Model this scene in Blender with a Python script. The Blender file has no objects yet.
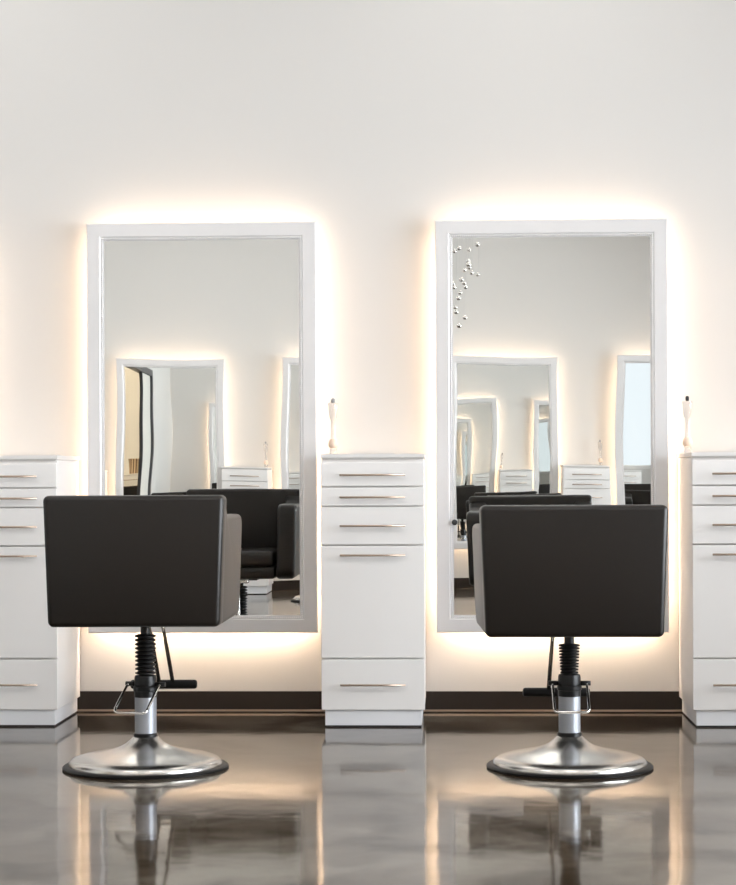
import bpy, bmesh, math, random
from mathutils import Vector, Matrix
PI = math.pi
random.seed(7)
S = bpy.context.scene
COL = S.collection

# ------------------------------------------------------------------ materials
def mat(name, color, rough=.5, metal=0., emit=None, strength=0., spec=.5, coat=0.):
    m = bpy.data.materials.new(name); m.use_nodes = True
    b = m.node_tree.nodes['Principled BSDF']
    b.inputs['Base Color'].default_value = (*color, 1)
    b.inputs['Roughness'].default_value = rough
    b.inputs['Metallic'].default_value = metal
    b.inputs['Specular IOR Level'].default_value = spec
    b.inputs['Coat Weight'].default_value = coat
    if emit:
        b.inputs['Emission Color'].default_value = (*emit, 1)
        b.inputs['Emission Strength'].default_value = strength
    return m
def nodes(m):
    return m.node_tree.nodes, m.node_tree.links, m.node_tree.nodes['Principled BSDF']
def noise_bump(m, scale, strength, dist=.001, stretch=(1, 1, 1)):
    N, L, b = nodes(m)
    tc = N.new('ShaderNodeTexCoord'); mp = N.new('ShaderNodeMapping'); mp.inputs['Scale'].default_value = stretch
    nz = N.new('ShaderNodeTexNoise'); nz.inputs['Scale'].default_value = scale; nz.inputs['Detail'].default_value = 4
    bp = N.new('ShaderNodeBump'); bp.inputs['Strength'].default_value = strength; bp.inputs['Distance'].default_value = dist
    L.new(tc.outputs['Object'], mp.inputs['Vector']); L.new(mp.outputs['Vector'], nz.inputs['Vector'])
    L.new(nz.outputs['Fac'], bp.inputs['Height']); L.new(bp.outputs['Normal'], b.inputs['Normal'])

M = {}
M['wall'] = mat('painted_wall', (.675, .66, .64), .75, spec=.2); noise_bump(M['wall'], 60, .08)
M['ceiling'] = mat('ceiling_paint', (.82, .81, .79), .8)
M['baseboard'] = mat('dark_baseboard', (.022, .016, .0125), .4, spec=.3)
M['lacquer'] = mat('white_lacquer', (.93, .905, .885), .3)
M['worktop'] = mat('white_worktop', (.84, .82, .80), .28)
M['plinth'] = mat('plinth_white', (.88, .885, .91), .3)
M['gap'] = mat('shadow_gap_strip', (.03, .028, .03), .6)
M['brass'] = mat('brushed_bronze_handle', (.50, .39, .31), .32, 1.)
M['leather'] = mat('dark_leather', (.0095, .0072, .0058), .36, spec=.37); noise_bump(M['leather'], 450, .18, .0006)
M['rubber'] = mat('black_rubber', (.004, .0036, .0036), .45, spec=.25)
M['blackmetal'] = mat('black_metal', (.004, .004, .0045), .35, spec=.35)
M['chrome'] = mat('chrome', (.78, .77, .75), .09, 1.)
M['steel'] = mat('satin_cylinder', (.42, .44, .48), .38, .45)
M['basemetal'] = mat('spun_steel', (.63, .61, .58), .26, 1.)
M['frame'] = mat('silver_white_frame', (.80, .785, .785), .24, .15)
M['bead'] = mat('silver_beading', (.84, .83, .82), .35, .15)
M['mirror'] = mat('mirror_glass', (.885, .895, .88), 0., 1.)
M['backing'] = mat('mirror_backing', (.6, .58, .55), .6)
M['led'] = mat('led_strip', (1, .9, .75), .5, emit=(1, .745, .53), strength=23)
M['led_low'] = mat('led_strip_bright', (1, .9, .75), .5, emit=(1, .745, .53), strength=76)
M['lamp'] = mat('fill_lamp_diffuser', (1, 1, 1), .5, emit=(1, .965, .92), strength=6.2)
M['lamp_dim'] = mat('fill_lamp_diffuser_dimmed', (1, 1, 1), .5, emit=(1, .965, .92), strength=2.6)
M['warmlamp'] = mat('warm_lamp_diffuser', (1, 1, 1), .5, emit=(1, .84, .62), strength=65)
M['lampframe'] = mat('lamp_frame', (.8, .8, .8), .4)
M['door'] = mat('dark_door_frame', (.05, .05, .055), .4)
M['leaf'] = mat('pale_door_leaf', (.72, .71, .66), .4)
M['winframe'] = mat('window_frame', (.1, .1, .105), .4)
M['crystal'] = mat('blown_glass', (.80, .78, .75), .04, .8)
M['crystal'].node_tree.nodes['Principled BSDF'].inputs['Transmission Weight'].default_value = .5
M['wire'] = mat('fine_wire', (.45, .44, .43), .4, .6)
M['clear'] = mat('pale_glass', (.98, .965, .95), .08)
M['clear'].node_tree.nodes['Principled BSDF'].inputs['Transmission Weight'].default_value = .85
M['peach'] = mat('peach_ceramic', (.90, .70, .56), .4)
M['greycap'] = mat('grey_cap', (.30, .31, .33), .4)
M['black_cap'] = mat('black_cap', (.02, .02, .022), .4)
# woven basket stripes
M['basket'] = mat('striped_basket', (.3, .2, .12), .7)
N, L, b = nodes(M['basket'])
tc = N.new('ShaderNodeTexCoord'); wv = N.new('ShaderNodeTexWave'); wv.inputs['Scale'].default_value = 9
cr = N.new('ShaderNodeValToRGB'); cr.color_ramp.elements[0].color = (.12, .07, .04, 1); cr.color_ramp.elements[1].color = (.5, .38, .26, 1)
L.new(tc.outputs['Object'], wv.inputs['Vector']); L.new(wv.outputs['Fac'], cr.inputs['Fac']); L.new(cr.outputs['Color'], b.inputs['Base Color'])
# window pane: lets light through, still reflects
m = bpy.data.materials.new('window_pane'); m.use_nodes = True
N, L = m.node_tree.nodes, m.node_tree.links; N.remove(N['Principled BSDF'])
tr = N.new('ShaderNodeBsdfTransparent'); gl = N.new('ShaderNodeBsdfGlossy'); gl.inputs['Roughness'].default_value = .02
fr = N.new('ShaderNodeFresnel'); fr.inputs['IOR'].default_value = 1.45; mx = N.new('ShaderNodeMixShader')
L.new(fr.outputs[0], mx.inputs[0]); L.new(tr.outputs[0], mx.inputs[1]); L.new(gl.outputs[0], mx.inputs[2])
L.new(mx.outputs[0], N['Material Output'].inputs['Surface']); M['pane'] = m
# polished, clouded concrete floor
M['floor'] = mat('polished_concrete', (.15, .14, .13), .11, spec=.40)
N, L, b = nodes(M['floor'])
tc = N.new('ShaderNodeTexCoord'); mp = N.new('ShaderNodeMapping'); mp.inputs['Scale'].default_value = (1., .8, 1)
n1 = N.new('ShaderNodeTexNoise'); n1.inputs['Scale'].default_value = 2.3; n1.inputs['Detail'].default_value = 7; n1.inputs['Roughness'].default_value = .6; n1.inputs['Distortion'].default_value = .9
c1 = N.new('ShaderNodeValToRGB'); e = c1.color_ramp.elements
e[0].position = .41; e[0].color = (.034, .023, .014, 1); e[1].position = .60; e[1].color = (.115, .096, .073, 1)
k = e.new(.49); k.color = (.064, .047, .032, 1)
sr = N.new('ShaderNodeMapRange'); sr.inputs['From Min'].default_value = .36; sr.inputs['From Max'].default_value = .64
sr.inputs['To Min'].default_value = .20; sr.inputs['To Max'].default_value = .48
L.new(n1.outputs['Fac'], sr.inputs['Value']); L.new(sr.outputs['Result'], b.inputs['Specular IOR Level'])
b.inputs['Specular Tint'].default_value = (1, .945, .87, 1)
n2 = N.new('ShaderNodeTexNoise'); n2.inputs['Scale'].default_value = 3.2; n2.inputs['Detail'].default_value = 5
mr = N.new('ShaderNodeMapRange'); mr.inputs['To Min'].default_value = .04; mr.inputs['To Max'].default_value = .11
n3 = N.new('ShaderNodeTexNoise'); n3.inputs['Scale'].default_value = 5; n3.inputs['Detail'].default_value = 2
bp = N.new('ShaderNodeBump'); bp.inputs['Strength'].default_value = .25; bp.inputs['Distance'].default_value = .004
L.new(tc.outputs['Object'], mp.inputs['Vector'])
for n in (n1, n2, n3): L.new(mp.outputs['Vector'], n.inputs['Vector'])
L.new(n1.outputs['Fac'], c1.inputs['Fac']); L.new(c1.outputs['Color'], b.inputs['Base Color'])
L.new(n2.outputs['Fac'], mr.inputs['Value']); L.new(mr.outputs['Result'], b.inputs['Roughness'])
L.new(n3.outputs['Fac'], bp.inputs['Height']); L.new(bp.outputs['Normal'], b.inputs['Normal'])

# ------------------------------------------------------------------ mesh helpers
def box(bm, lo, hi, bev=0., seg=2):
    t = bmesh.new()
    vs = [t.verts.new((x, y, z)) for z in (lo[2], hi[2]) for y in (lo[1], hi[1]) for x in (lo[0], hi[0])]
    for f in ((0, 2, 3, 1), (4, 5, 7, 6), (0, 1, 5, 4), (2, 6, 7, 3), (1, 3, 7, 5), (0, 4, 6, 2)):
        t.faces.new([vs[i] for i in f])
    if bev: bmesh.ops.bevel(t, geom=t.edges[:], offset=bev, segments=seg, profile=.5, affect='EDGES', clamp_overlap=True)
    join(bm, t)
def join(bm, t):
    mp = {v: bm.verts.new(v.co) for v in t.verts}
    for f in t.faces:
        nf = bm.faces.new([mp[v] for v in f.verts]); nf.smooth = f.smooth
    t.free()
def prism(bm, pts, x0, x1, bev=0., seg=3):
    """closed outline in (y, z) pushed along x"""
    t = bmesh.new()
    a = [t.verts.new((x0, p[0], p[1])) for p in pts]; c = [t.verts.new((x1, p[0], p[1])) for p in pts]
    n = len(pts)
    t.faces.new(a[::-1]); t.faces.new(c)
    for i in range(n): t.faces.new((a[i], a[(i+1) % n], c[(i+1) % n], c[i]))
    bmesh.ops.recalc_face_normals(t, faces=t.faces[:])
    if bev:
        es = [e for e in t.edges if abs(e.verts[0].co.x-e.verts[1].co.x) < 1e-6]
        bmesh.ops.bevel(t, geom=es, offset=bev, segments=seg, profile=.5, affect='EDGES', clamp_overlap=True)
    join(bm, t)
def lathe(bm, prof, seg=40, c=(0, 0)):
    rings = []
    for r, z in prof:
        rings.append([bm.verts.new((c[0]+r*math.cos(2*PI*i/seg), c[1]+r*math.sin(2*PI*i/seg), z)) for i in range(seg)])
    for a, d in zip(rings, rings[1:]):
        for i in range(seg):
            j = (i+1) % seg; f = bm.faces.new((a[i], a[j], d[j], d[i])); f.smooth = True
    bm.faces.new(rings[0][::-1]); bm.faces.new(rings[-1])
def tube(bm, pts, r, seg=12):
    pts = [Vector(p) for p in pts]; rings = []
    ref = Vector((1, 0, 0))
    for i, p in enumerate(pts):
        d = (pts[min(i+1, len(pts)-1)]-pts[max(i-1, 0)]).normalized()
        if abs(d.dot(ref)) > .95: ref = Vector((0, 0, 1)) if abs(d.z) < .9 else Vector((0, 1, 0))
        u = (ref-d*ref.dot(d)).normalized(); w = d.cross(u); ref = u
        rings.append([bm.verts.new(p+(u*math.cos(2*PI*k/seg)+w*math.sin(2*PI*k/seg))*r) for k in range(seg)])
    for a, c in zip(rings, rings[1:]):
        for k in range(seg):
            f = bm.faces.new((a[k], a[(k+1) % seg], c[(k+1) % seg], c[k])); f.smooth = True
    bm.faces.new(rings[0][::-1]); bm.faces.new(rings[-1])
def arc(cx, cy, r, a0, a1, n=6):
    return [(cx+r*math.cos(math.radians(a0+(a1-a0)*i/n)), cy+r*math.sin(math.radians(a0+(a1-a0)*i/n))) for i in range(n+1)]
def obj(name, bm, m, parent=None, smooth=None, loc=None):
    bmesh.ops.recalc_face_normals(bm, faces=bm.faces[:])
    me = bpy.data.meshes.new(name); bm.to_mesh(me); bm.free()
    me.materials.append(m)
    if smooth is not None:
        for p in me.polygons: p.use_smooth = True
        me.set_sharp_from_angle(angle=math.radians(smooth))
    o = bpy.data.objects.new(name, me); COL.objects.link(o)
    if parent: o.parent = parent
    if loc: o.location = loc
    return o
def thing(name, label, cat, loc, rz=0., group=None):
    o = bpy.data.objects.new(name, None); COL.objects.link(o); o.empty_display_size = .1
    o.location = loc; o.rotation_euler = (0, 0, rz); o['label'] = label; o['category'] = cat
    if group: o['group'] = group
    return o
def struct(name, bm, m, parent=None, **k):
    o = obj(name, bm, m, parent, **k)
    if not parent: o['kind'] = 'structure'
    return o
def sbox(name, lo, hi, m, parent=None, bev=0.):
    bm = bmesh.new(); box(bm, lo, hi, bev); return struct(name, bm, m, parent)
def dup(root, loc, rz, label, group=None):
    r = root.copy(); COL.objects.link(r); r.location = loc; r.rotation_euler = (0, 0, rz); r['label'] = label
    if group: r['group'] = group
    for ch in list(root.children):
        c = ch.copy(); COL.objects.link(c); c.parent = r
        for g in list(ch.children):
            d = g.copy(); COL.objects.link(d); d.parent = c
    return r

# ------------------------------------------------------------------ room
D = 8.5476           # mirror wall
YB = -1.112          # opposite wall
XL, XR, H = -3.56, 4.35, 3.9
XS = -6.2            # far side of the room behind the left doorway
sbox('floor', (XS-.1, YB-.1, -.1), (XR+.1, D+.1, 0), M['floor'])
sbox('ceiling', (XS-.1, YB-.1, H), (XR+.1, D+.1, H+.1), M['ceiling'])
VX0, VX1, VZ0, VZ1 = 2.47, 4.2, 1.12, 3.3
bm = bmesh.new()
box(bm, (XS-.1, D, 0), (VX0, D+.1, H)); box(bm, (VX1, D, 0), (XR+.1, D+.1, H))
box(bm, (VX0, D, 0), (VX1, D+.1, VZ0)); box(bm, (VX0, D, VZ1), (VX1, D+.1, H))
struct('wall_front', bm, M['wall'])
sbox('wall_back', (XL-.1, YB-.1, 0), (XR+.1, YB, H), M['wall'])
DY0, DY1, DZ = 3.3, 6.32, 2.4
bm = bmesh.new()
box(bm, (XL-.1, YB, 0), (XL, DY0, H)); box(bm, (XL-.1, DY1, 0), (XL, D, H)); box(bm, (XL-.1, DY0, DZ), (XL, DY1, H))
struct('wall_left', bm, M['wall'])
bm = bmesh.new(); box(bm, (XS-.1, 2.4, 0), (XS, D, H)); struct('wall_side', bm, M['wall'])
bm = bmesh.new(); box(bm, (XS, 2.4, 0), (XL-.1, 2.5, H)); struct('wall_end', bm, M['wall'])
WY0, WY1, WZ0, WZ1 = .4, 7.6, .15, 3.0
bm = bmesh.new()
box(bm, (XR, YB, 0), (XR+.1, WY0, H)); box(bm, (XR, WY1, 0), (XR+.1, D, H))
box(bm, (XR, WY0, 0), (XR+.1, WY1, WZ0)); box(bm, (XR, WY0, WZ1), (XR+.1, WY1, H))
struct('wall_right', bm, M['wall'])
bm = bmesh.new()
for i in range(5):
    y = WY0+(WY1-WY0)*i/4
    box(bm, (XR+.02, max(WY0, y-.03), WZ0), (XR+.08, min(WY1, y+.03), WZ1), .004)
for z0, z1 in ((WZ0, WZ0+.06), (WZ1-.06, WZ1)): box(bm, (XR+.02, WY0, z0), (XR+.08, WY1, z1), .004)
win = struct('window_1', bm, M['winframe'])
bm = bmesh.new(); box(bm, (XR+.048, WY0, WZ0), (XR+.052, WY1, WZ1)); obj('window_pane', bm, M['pane'], win)
bm = bmesh.new()
for lo, hi in (((VX0, VZ0), (VX0+.05, VZ1)), ((VX1-.05, VZ0), (VX1, VZ1)), ((VX0+.05, VZ0), (VX1-.05, VZ0+.05)), ((VX0+.05, VZ1-.05), (VX1-.05, VZ1))):
    box(bm, (lo[0], D+.02, lo[1]), (hi[0], D+.08, hi[1]), .004)
win = struct('window_2', bm, M['lampframe'])
bm = bmesh.new(); box(bm, (VX0, D+.048, VZ0), (VX1, D+.052, VZ1)); obj('window_pane', bm, M['pane'], win)
sbox('baseboard_front', (XL, D-.012, 0), (XR, D, .0905), M['baseboard'])
sbox('trim_1', (XL, D-.0145, .005), (XR, D-.0122, .0135), M['brass'])
sbox('baseboard_back', (XL, YB, 0), (XR, YB+.012, .0875), M['baseboard'])
# doorway in the left wall
bm = bmesh.new()
box(bm, (XL-.10, DY1-.09, 0), (XL+.012, DY1, DZ), .004); box(bm, (XL-.10, DY0, 0), (XL+.012, DY0+.07, DZ), .004)
box(bm, (XL-.10, DY0+.07, DZ-.08), (XL+.012, DY1-.09, DZ), .004); box(bm, (XL-.06, 5.46, 0), (XL-.02, 5.49, DZ-.08), .004)
dr = struct('door_1', bm, M['door'])
bm = bmesh.new(); box(bm, (XL-.05, 5.49, .01), (XL-.018, DY1-.09, DZ-.08), .004); obj('door_leaf', bm, M['leaf'], dr)

# ------------------------------------------------------------------ added ceiling lamps, warm side-room lamp, daylight
LG = 'added square ceiling lamps'
def lamp(x, y, sx, sy, label, m='lamp', group=LG):
    t = thing('unseen_ceiling_lamp', label, 'lamp', (x, y, H), 0, group)
    bm = bmesh.new(); box(bm, (-sx-.04, -sy-.04, -.04), (sx+.04, sy+.04, 0), .005); obj('lamp_housing', bm, M['lampframe'], t)
    bm = bmesh.new(); box(bm, (-sx, -sy, -.05), (sx, sy, -.04)); obj('diffuser', bm, M[m], t)
for y, w in ((.9, 'nearest the opposite wall'), (4.2, 'midway along the room'), (7.55, 'nearest the mirror wall')):
    for x, s in ((-2.2, 'left'), (.4, 'middle'), (3., 'right')):
        lamp(x, y, .5, .5, 'added square white ceiling lamp %s, in the %s file' % (w, s), 'lamp_dim' if y > 6 else 'lamp')  # unseen lamps added to fill the room and wash the mirror wall
lamp(-4.8, 6.6, .4, .4, 'warm ceiling lamp in the room beyond the dark doorway', 'warmlamp', None)
dl = bpy.data.lights.new('daylight', 'AREA'); dl.shape = 'RECTANGLE'; dl.size = WY1-WY0; dl.size_y = WZ1-WZ0
dl.energy = 790; dl.color = (.90, .95, 1.0)
do = bpy.data.objects.new('daylight', dl); COL.objects.link(do)
do.location = (XR+.25, (WY0+WY1)/2, (WZ0+WZ1)/2); do.rotation_euler = (0, PI/2, 0)
do.rotation_euler = Vector((-1, 0, -.12)).to_track_quat('-Z', 'Y').to_euler()
w = bpy.data.worlds.new('sky'); S.world = w; w.use_nodes = True
w.node_tree.nodes['Background'].inputs[0].default_value = (.86, .93, 1, 1); w.node_tree.nodes['Background'].inputs[1].default_value = 1.2

# ------------------------------------------------------------------ wall mirrors
MW, MH, MZ = .9803, 1.7454, .3459
FW = .0745
def make_mirror(label, loc, rz):
    """origin at the bottom left corner of the frame on the wall plane; front faces -y"""
    t = thing('wall_mirror', label, 'mirror', loc, rz, 'backlit wall mirrors')
    yb, yf = -.055, -.078
    bm = bmesh.new()
    # frame section swept round with mitred corners: outer edge, flat face, slope to the bead
    prof = [(0, yb), (0, yf+.004), (.004, yf), (.056, yf), (.0605, yf+.003), (FW, yf+.0055), (FW, yb)]
    rings = []
    for cx, cz, sx, sz in ((0, 0, 1, 1), (MW, 0, -1, 1), (MW, MH, -1, -1), (0, MH, 1, -1)):
        rings.append([bm.verts.new((cx+sx*d, y, cz+sz*d)) for d, y in prof])
    n = len(prof)
    for i in range(4):
        a, c = rings[i], rings[(i+1) % 4]
        for j in range(n): bm.faces.new((a[j], a[(j+1) % n], c[(j+1) % n], c[j]))
    obj('frame', bm, M['frame'], t)
    bm = bmesh.new()
    r = .0042; d = .0655
    def bead(x, z):
        q = bmesh.ops.create_icosphere(bm, subdivisions=1, radius=r, matrix=Matrix.Translation((x, yf+.0035, z)))
        for v in q['verts']:
            for f in v.link_faces: f.smooth = True
    nx, nz = 100, 194
    for i in range(nx+1):
        x = d+(MW-2*d)*i/nx; bead(x, d); bead(x, MH-d)
    for i in range(1, nz):
        z = d+(MH-2*d)*i/nz; bead(d, z); bead(MW-d, z)
    obj('beaded_trim', bm, M['bead'], t)
    # glass, very slightly wavy like real float glass
    bm = bmesh.new(); gx, gz = 24, 44; g = []
    for j in range(gz+1):
        row = []
        for i in range(gx+1):
            x = FW-.004+(MW-2*FW+.008)*i/gx; z = FW-.004+(MH-2*FW+.008)*j/gz
            wv = .00013*math.sin(7.5*z+2.1*x+.4)*math.sin(5.5*x+1.3*z+.6)
            row.append(bm.verts.new((x, yf+.0072+wv, z)))
        g.append(row)
    for j in range(gz):
        for i in range(gx):
            bm.faces.new((g[j][i], g[j][i+1], g[j+1][i+1], g[j+1][i])).smooth = True
    obj('mirror_glass', bm, M['mirror'], t)
    bm = bmesh.new(); q = .055
    box(bm, (q, yb, q), (MW-q, 0, MH-q)); obj('backing', bm, M['backing'], t)
    s0, s1 = -.054, -.036
    for lo, hi in (((q-.004, s0, q-.004), (q, s1, MH-q+.004)), ((MW-q, s0, q-.004), (MW-q+.004, s1, MH-q+.004)),
                   ((q, s0, q-.004), (MW-q, s1, q)), ((q, s0, MH-q), (MW-q, s1, MH-q+.004))):
        bm = bmesh.new(); box(bm, lo, hi); obj('led_strip', bm, M['led_low' if hi[2] < .1 else 'led'], t)
    return t
MX, MP = -1.5424, 1.4852
mir = make_mirror('tall white framed backlit mirror behind the left chair, between the left and middle cabinets', (MX, D, MZ), 0)
mr2 = dup(mir, (MX+MP, D, MZ), 0, 'tall white framed backlit mirror behind the right chair, with glass balls reflected in its corner')
# black hook on the left edge of the second mirror's glass
bm = bmesh.new()
lathe(bm, [(.003, 0), (.003, .012), (.012, .016), (.012, .020), (.004, .024)], 16)
for v in bm.verts: v.co = Vector((v.co.x+.078, -.072-v.co.z, v.co.y+.467))
obj('hook', bm, M['black_cap'], mr2, 40)['label'] = 'small black hook at the left edge of the glass'
dup(mir, (MX-MP, D, MZ), 0, 'backlit mirror left of the photo frame, next to the corner by the dark doorway')
dup(mir, (MX+2*MP, D, MZ), 0, 'backlit mirror right of the right-hand cabinet, first beyond the photo frame')
A = .015
OX, OP = -.01, 1.5
for i, lb in ((-2, 'backlit mirror on the opposite wall, reflected whole in the left mirror'),
              (-1, 'backlit mirror on the opposite wall, reflected at the right edge of the left mirror'),
              (0, 'backlit mirror on the opposite wall, reflected at the left of the right mirror'),
              (1, 'backlit mirror on the opposite wall, reflected at the right edge of the right mirror'),
              (2, 'backlit mirror on the opposite wall nearest the window')):
    dup(mir, (OX+OP*i+MW, YB+.0, MZ), PI, lb)
for o in S.objects:
    if o.name.startswith('wall_mirror') and o.location.y < 0:
        o.rotation_euler = (0, 0, PI-A); o.location.y += .016

# ------------------------------------------------------------------ drawer cabinets
CW, CD, CZ = .417, .504, 1.0989
def make_cabinet(label, loc, rz):
    """origin: floor, left back corner; front faces -y"""
    t = thing('drawer_cabinet', label, 'cabinet', loc, rz, 'white drawer cabinets')
    yf = -CD; ft = .02
    bm = bmesh.new(); box(bm, (.003, yf+ft+.002, .0685), (CW-.003, 0, 1.078), .002); obj('body', bm, M['lacquer'], t)
    bm = bmesh.new()
    z0, z1, z2 = 1.078, 1.085, CZ
    lo = [bm.verts.new((x, y, z0)) for x, y in ((.007, yf+.008), (CW-.007, yf+.008), (CW-.007, 0), (.007, 0))]
    mi = [bm.verts.new((x, y, z1)) for x, y in ((-.001, yf), (CW+.001, yf), (CW+.001, 0), (-.001, 0))]
    hi = [bm.verts.new((x, y, z2)) for x, y in ((-.001, yf), (CW+.001, yf), (CW+.001, 0), (-.001, 0))]
    bm.faces.new(lo[::-1]); bm.faces.new(hi)
    for a, c in ((lo, mi), (mi, hi)):
        for i in range(4): bm.faces.new((a[i], a[(i+1) % 4], c[(i+1) % 4], c[i]))
    obj('worktop', bm, M['worktop'], t)
    zs = [(.070, .2725, .172), (.2785, .7285, .692), (.7345, .8845, .81), (.8905, .9635, .925), (.9695, 1.066, 1.014)]
    for a, c, hz in zs[::-1]:
        bm = bmesh.new(); box(bm, (.001, yf, a), (CW-.001, yf+ft, c), .002); d = obj('drawer', bm, M['lacquer'], t)
        bm = bmesh.new()
        tube(bm, [(CW/2-.131, yf-.026, hz), (CW/2+.131, yf-.026, hz)], .0042, 10)
        for s in (-1, 1): tube(bm, [(CW/2+s*.095, yf+.002, hz), (CW/2+s*.095, yf-.026, hz)], .0035, 8)
        obj('handle', bm, M['brass'], d)
    bm = bmesh.new(); box(bm, (.0145, yf+.010, .007), (CW-.014, -.004, .0685), .001); obj('plinth', bm, M['plinth'], t)
    bm = bmesh.new(); box(bm, (.017, yf+.016, 0), (CW-.017, -.006, .007)); obj('plinth_shadow_strip', bm, M['gap'], t)  # black strip standing in for the shadow gap below the plinth
    return t
CX = -.5179
yc = D-.0155
cab = make_cabinet('white drawer cabinet in the middle between the two mirrors', (CX, yc, 0), 0)
dup(cab, (CX-MP, yc, 0), 0, 'white drawer cabinet cut by the left edge of the photo, beside the left chair')
dup(cab, (CX+MP, yc, 0), 0, 'white drawer cabinet cut by the right edge of the photo, right of the right mirror')
dup(cab, (CX+2*MP, yc, 0), 0, 'white drawer cabinet near the window, seen only deep in the right mirror')
dup(cab, (-4.24, yc, 0), 0, 'white drawer cabinet under the basket beyond the dark doorway')
for i, lb in ((-3, 'white drawer cabinet on the opposite wall in the corner'),
              (-2, 'white drawer cabinet on the opposite wall, reflected in the left mirror above the chair'),
              (-1, 'white drawer cabinet on the opposite wall behind the photographer'),
              (0, 'white drawer cabinet on the opposite wall, reflected in the right mirror'),
              (1, 'white drawer cabinet on the opposite wall nearest the window')):
    dup(cab, (.99+OP*i+CW, YB+.0145, 0), PI, lb)

# ------------------------------------------------------------------ slim bottles on the cabinets
def make_bottle(label, loc):
    t = thing('slim_bottle', label, 'bottle', loc, 0, 'slim bottles on the cabinets')
    bm = bmesh.new(); lathe(bm, [(.013, 0), (.015, .004), (.015, .026), (.012, .03)], 20); obj('foot', bm, M['clear'], t, 40)
    bm = bmesh.new(); lathe(bm, [(.012, .03), (.019, .036), (.021, .048), (.018, .062), (.011, .068)], 20); obj('bulb', bm, M['peach'], t, 40)['label'] = 'peach coloured bulb'
    bm = bmesh.new(); lathe(bm, [(.011, .068), (.009, .09), (.0085, .145), (.015, .160), (.019, .20), (.021, .218), (.019, .221)], 20); obj('neck', bm, M['clear'], t, 40)
    bm = bmesh.new(); lathe(bm, [(.006, .221), (.009, .226), (.009, .236), (.004, .242)], 16); obj('stopper', bm, M['greycap'], t, 40)
    return t
bo = make_bottle('slim pale bottle with peach bulb on the middle cabinet', (CX+.026, D-.085, CZ))
b2 = dup(bo, (CX+MP+.034, D-.085, CZ), 0, 'slim pale bottle with dark tip on the cabinet at the right edge')
for c in b2.children:
    if c.name.startswith('stopper'):
        bm = bmesh.new(); lathe(bm, [(.006, .221), (.008, .228), (.008, .238), (.004, .243)], 16)
        me = bpy.data.meshes.new('stopper'); bm.to_mesh(me); bm.free(); me.materials.append(M['black_cap']); c.data = me; c['label'] = 'black stopper'
for i, lb in ((-2, 'slim pale bottle on the opposite cabinet reflected in the left mirror'),
              (0, 'slim pale bottle on the opposite cabinet reflected in the right mirror'),
              (1, 'slim pale bottle on the opposite cabinet nearest the window')):
    dup(bo, (.99+OP*i+CW-.05, YB+.09, CZ), 0, lb)
# basket on the far cabinet beyond the doorway
t = thing('basket', 'brown striped basket on the cabinet beyond the dark doorway', 'basket', (-4.04, D-.25, CZ))
bm = bmesh.new()
lathe(bm, [(.055, 0), (.06, .005), (.075, .19), (.077, .2), (.07, .2), (.054, .012)], 28); obj('bowl', bm, M['basket'], t, 40)
bm = bmesh.new(); tube(bm, [(.0745*math.cos(a*PI/14), .0745*math.sin(a*PI/14), .2) for a in range(29)], .005, 8); obj('rim', bm, M['basket'], t)

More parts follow.
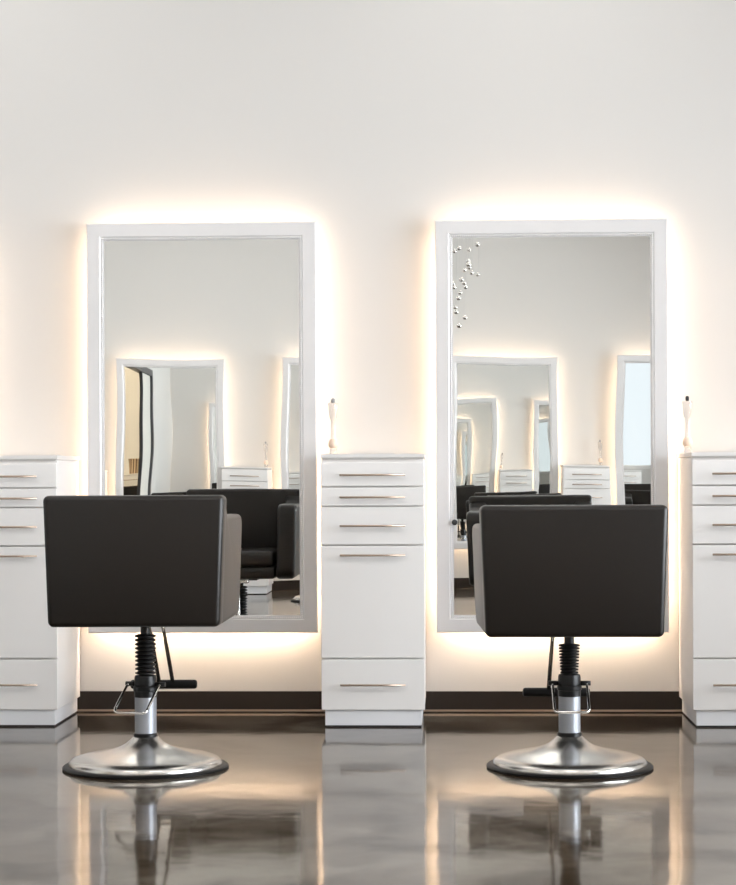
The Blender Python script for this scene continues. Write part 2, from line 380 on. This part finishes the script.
# ------------------------------------------------------------------ salon chairs
def make_chair(label, loc, rz, dz=0., pedal=0., foot=0., WT=.302, flare=.014, lean=0., group='black salon chairs'):
    t = thing('salon_chair', label, 'chair', loc, rz, group)
    zb = .471+dz; HB = .437
    YB0, YF = -.30, .30
    def shape(bm, sides=True):
        for v in bm.verts:
            zz = max(0., min(1., v.co.z/HB)); yy = (v.co.y-YB0)/(YF-YB0)
            k = .945+.055*zz**.7
            fl = flare*yy*abs(v.co.x)/WT if sides else 0
            v.co.x = v.co.x*k+math.copysign(fl, v.co.x)
            v.co.z += zb
    # backrest: one padded slab with generous rounding, faint crown along its top
    bm = bmesh.new(); box(bm, (-WT, YB0, 0), (WT, YB0+.105, HB), .018, 5)
    for v in bm.verts:
        if v.co.z > HB*.6: v.co.z += .008*(1-(v.co.x/WT)**2)
        if v.co.y < YB0+.01: v.co.y -= .006*(1-(v.co.x/WT)**2)
    shape(bm); back = obj('backrest', bm, M['leather'], t, 50)
    # armrests
    prof = [(YB0+.02, .015), (YB0+.02, HB-.028)]
    prof += [(-.225, HB-.026), (-.20, HB-.030), (-.18, HB-.040), (-.163, HB-.055), (-.145, HB-.066), (-.12, HB-.071)]
    prof += [(YF-.05+.05*math.cos(a), HB-.121+.05*math.sin(a)) for a in [PI/2*(1-i/6) for i in range(7)]]
    prof += [(YF-.06+.06*math.cos(a), .06+.06*math.sin(a)) for a in [-PI/2*i/6 for i in range(7)]]
    prof += [(YB0+.04, .0)]
    for s in (-1, 1):
        bm = bmesh.new(); x0, x1 = sorted((s*(WT-.002), s*(WT-.092)))
        prism(bm, prof, x0, x1, .016, 4); shape(bm); obj('armrest', bm, M['leather'], t, 50)
    bm = bmesh.new(); box(bm, (-WT+.088, YB0+.09, .002), (WT-.088, YF-.02, .062), .012, 3); shape(bm, False); obj('seat_base', bm, M['leather'], t, 50)
    bm = bmesh.new(); box(bm, (-WT+.095, YB0+.10, .06), (WT-.095, YF-.005, .135), .024, 5)
    for v in bm.verts:
        if v.co.z > .12: v.co.z += .012*(1-(v.co.x/.21)**2)
    shape(bm, False); obj('seat_cushion', bm, M['leather'], t, 50)
    # mount, post, bellows, collar, cylinder
    bm = bmesh.new(); box(bm, (-.10, -.12, zb-.012), (.10, .12, zb+.004), .003); obj('mount_plate', bm, M['blackmetal'], t)
    bm = bmesh.new(); lathe(bm, [(.026, zb-.012), (.017, zb-.022), (.017, zb-.07)], 24); obj('post', bm, M['blackmetal'], t, 40)
    zt, z0 = zb-.045, .322
    pr = [(.020, z0)]; n = 10
    for i in range(n):
        a = z0+(zt-z0)*(i+.1)/n; c = z0+(zt-z0)*(i+.5)/n; e = z0+(zt-z0)*(i+.95)/n
        ro = .037-.006*(1-i/(n-1))*(1 if dz < .02 else .2); ri = ro-.010
        pr += [(ri, a), (ro, c-.002), (ro, c+.002), (ri, e)]
    pr += [(.018, zt)]
    bm = bmesh.new(); lathe(bm, pr, 32); obj('bellows', bm, M['rubber'], t, 25)
    bm = bmesh.new(); lathe(bm, [(.030, .322), (.037, .320), (.039, .312), (.039, .285), (.0425, .283), (.0425, .268), (.0395, .266), (.0395, .246), (.030, .244)], 36); obj('collar', bm, M['blackmetal'], t, 35)
    bm = bmesh.new(); lathe(bm, [(.0375, .12), (.0375, .247)], 40); obj('cylinder', bm, M['steel'], t, 40)
    bm = bmesh.new(); lathe(bm, [(.036, .106), (.0425, .108), (.0425, .120), (.036, .123)], 40); obj('ring', bm, M['blackmetal'], t, 35)
    bm = bmesh.new()
    lathe(bm, [(.030, .110), (.042, .110), (.046, .106), (.055, .097), (.070, .085), (.090, .0745), (.115, .066), (.145, .0585), (.175, .0525), (.205, .0475), (.232, .0405), (.250, .035), (.259, .028), (.266, .018), (.265, .010), (.03, .010)], 72)
    obj('base', bm, M['basemetal'], t, 60)
    bm = bmesh.new(); lathe(bm, [(.24, 0), (.281, 0), (.2865, .002), (.287, .007), (.283, .011), (.272, .0125), (.262, .0125), (.24, .010)], 72); obj('base_rim', bm, M['rubber'], t, 50)
    # pump pedal: chrome loop
    R = Matrix.Rotation(math.radians(pedal), 3, 'Z')
    w = .059
    p = [(-w, .01, .292), (-w, -.03, .284), (-w, -.125, .219)]
    p += [(-w+.014-.014*math.cos(a), -.128-.012*math.sin(a), .216-.010*math.sin(a)) for a in [PI/2*i/4 for i in range(1, 5)]]
    p += [(-x, y, z) for x, y, z in p[::-1]]
    bm = bmesh.new(); tube(bm, [R @ Vector(q) for q in p], .0048, 10)
    pd = obj('pump_pedal', bm, M['chrome'], t)
    bm = bmesh.new()
    tube(bm, [R @ Vector((-w-.014, 0, .290)), R @ Vector((-.036, 0, .290))], .0085, 12); tube(bm, [R @ Vector((w+.014, 0, .290)), R @ Vector((.036, 0, .290))], .0085, 12)
    obj('pivot', bm, M['blackmetal'], pd)
    # footrest: two chrome struts and a rubber bar
    zf = .213+dz*.85
    bm = bmesh.new(); box(bm, (foot-.06, .20, zb-.02), (foot+.06, .26, zb+.004), .004); fr_ = obj('footrest', bm, M['chrome'], t)
    for s in (-1, 1):
        bm = bmesh.new(); tube(bm, [(foot-lean*.5+s*.025, .235, zb-.012), (foot-lean*.4+s*.025, .30, zb-.06), (foot+lean*.5+s*.025, .43, zf)], .0075, 10); obj('strut', bm, M['chrome'], fr_)
    bm = bmesh.new(); lathe(bm, [(.009, -.123), (.0145, -.120), (.0168, -.114), (.0168, .114), (.0145, .120), (.009, .123)], 20)
    for v in bm.verts: v.co = Vector((foot+v.co.z, .43+v.co.x, zf+v.co.y))
    obj('foot_bar', bm, M['rubber'], fr_, 40)
    return t
make_chair('black cube-shaped salon chair in front of the left mirror, tan sheen on its right side', (-1.056, 6.90, 0), math.radians(1.1), .038, -15, .010, flare=.016, lean=.018)
make_chair('black cube-shaped salon chair in front of the right mirror, set lower than the left one', (.411, 6.932, 0), math.radians(.3), 0, 0, -.020, WT=.310, flare=.024, lean=-.008)
make_chair('black salon chair left of the photo frame, near the dark doorway', (-2.55, 6.93, 0), .05, .02, 10, .02)
make_chair('black salon chair near the window, reflected at the right edge of the right mirror', (2.72, 6.93, 0), -.04, 0, -12, .02)
make_chair('black salon chair in the room beyond the dark doorway', (-3.99, 6.9, 0), .1, .02, 10, .02)
make_chair('black salon chair facing the opposite wall, reflected behind the right chair', (.56, .40, 0), PI-.2, -.045, 10, .02)
make_chair('black salon chair facing the opposite wall, left of the photographer', (-1.03, .42, 0), PI+.04, -.04, -15, .02)
make_chair('black salon chair facing the opposite wall, near the left corner', (-2.55, .42, 0), PI+.1, -.04, 10, .02)
make_chair('black salon chair facing the opposite wall, near the window', (2.02, .42, 0), PI-.1, -.04, 10, .02)

# ------------------------------------------------------------------ hanging glass balls, reflected in the right mirror
t = thing('chandelier', 'cluster of small clear glass balls hanging on fine wires, reflected in the right mirror', 'chandelier', (.13, 2.0, H))
bm = bmesh.new(); lathe(bm, [(.22, -.03), (.24, -.026), (.24, 0)], 40); obj('ceiling_plate', bm, M['chrome'], t, 40)
px = [(150, 95), (232, 90), (290, 92), (143, 185), (112, 205), (215, 200), (275, 163), (212, 280), (215, 305), (222, 327), (188, 343), (240, 365), (285, 380), (105, 440), (168, 410), (188, 436), (118, 466), (200, 466), (160, 505), (150, 545), (126, 612), (131, 646), (195, 687), (150, 748), (90, 300), (60, 380), (75, 520), (60, 250)]
for u, v in px:
    u = 440+u/7.37; v = 226.2+v/7.37
    y = 2.0+random.uniform(-.12, .12); d = 2*D-y
    x = ((u-368)/2000-.0407)*d-.13; z = 1+(478.5-v)*d/2000-H
    r = random.uniform(.015, .021)
    bm = bmesh.new(); bmesh.ops.create_uvsphere(bm, u_segments=20, v_segments=12, radius=r)
    for vv in bm.verts: vv.co.z *= .9; vv.co += Vector((x, y-2.0, z))
    gb = obj('glass_ball', bm, M['crystal'], t, 60)
    bm = bmesh.new(); tube(bm, [(x, y-2.0, z+r*.85), (x, y-2.0, -.028)], .0006, 6); obj('wire', bm, M['wire'], gb)

# ------------------------------------------------------------------ camera and view
c = bpy.data.cameras.new('camera'); co = bpy.data.objects.new('camera', c); COL.objects.link(co)
c.sensor_fit = 'HORIZONTAL'; c.sensor_width = 36; c.lens = 36*2000/736
c.shift_y = 36.0/736
c.clip_start = .05
co.location = (0, 0, 1.0)
co.matrix_world = Matrix.Translation((0, 0, 1.0)) @ Matrix.Rotation(.0407, 4, 'Z') @ Matrix.Rotation(PI/2, 4, 'X') @ Matrix.Rotation(-.0041, 4, 'Z')
S.camera = co
S.view_settings.view_transform = 'Standard'; S.view_settings.look = 'None'
S.view_settings.exposure = .16; S.view_settings.gamma = 1
S.view_settings.use_curve_mapping = False
S.cycles.max_bounces = 14; S.cycles.glossy_bounces = 8; S.cycles.diffuse_bounces = 5
S.cycles.transmission_bounces = 8; S.cycles.transparent_max_bounces = 8
S.cycles.use_denoising = True; S.cycles.sample_clamp_indirect = 6
S.cycles.caustics_reflective = False; S.cycles.caustics_refractive = False
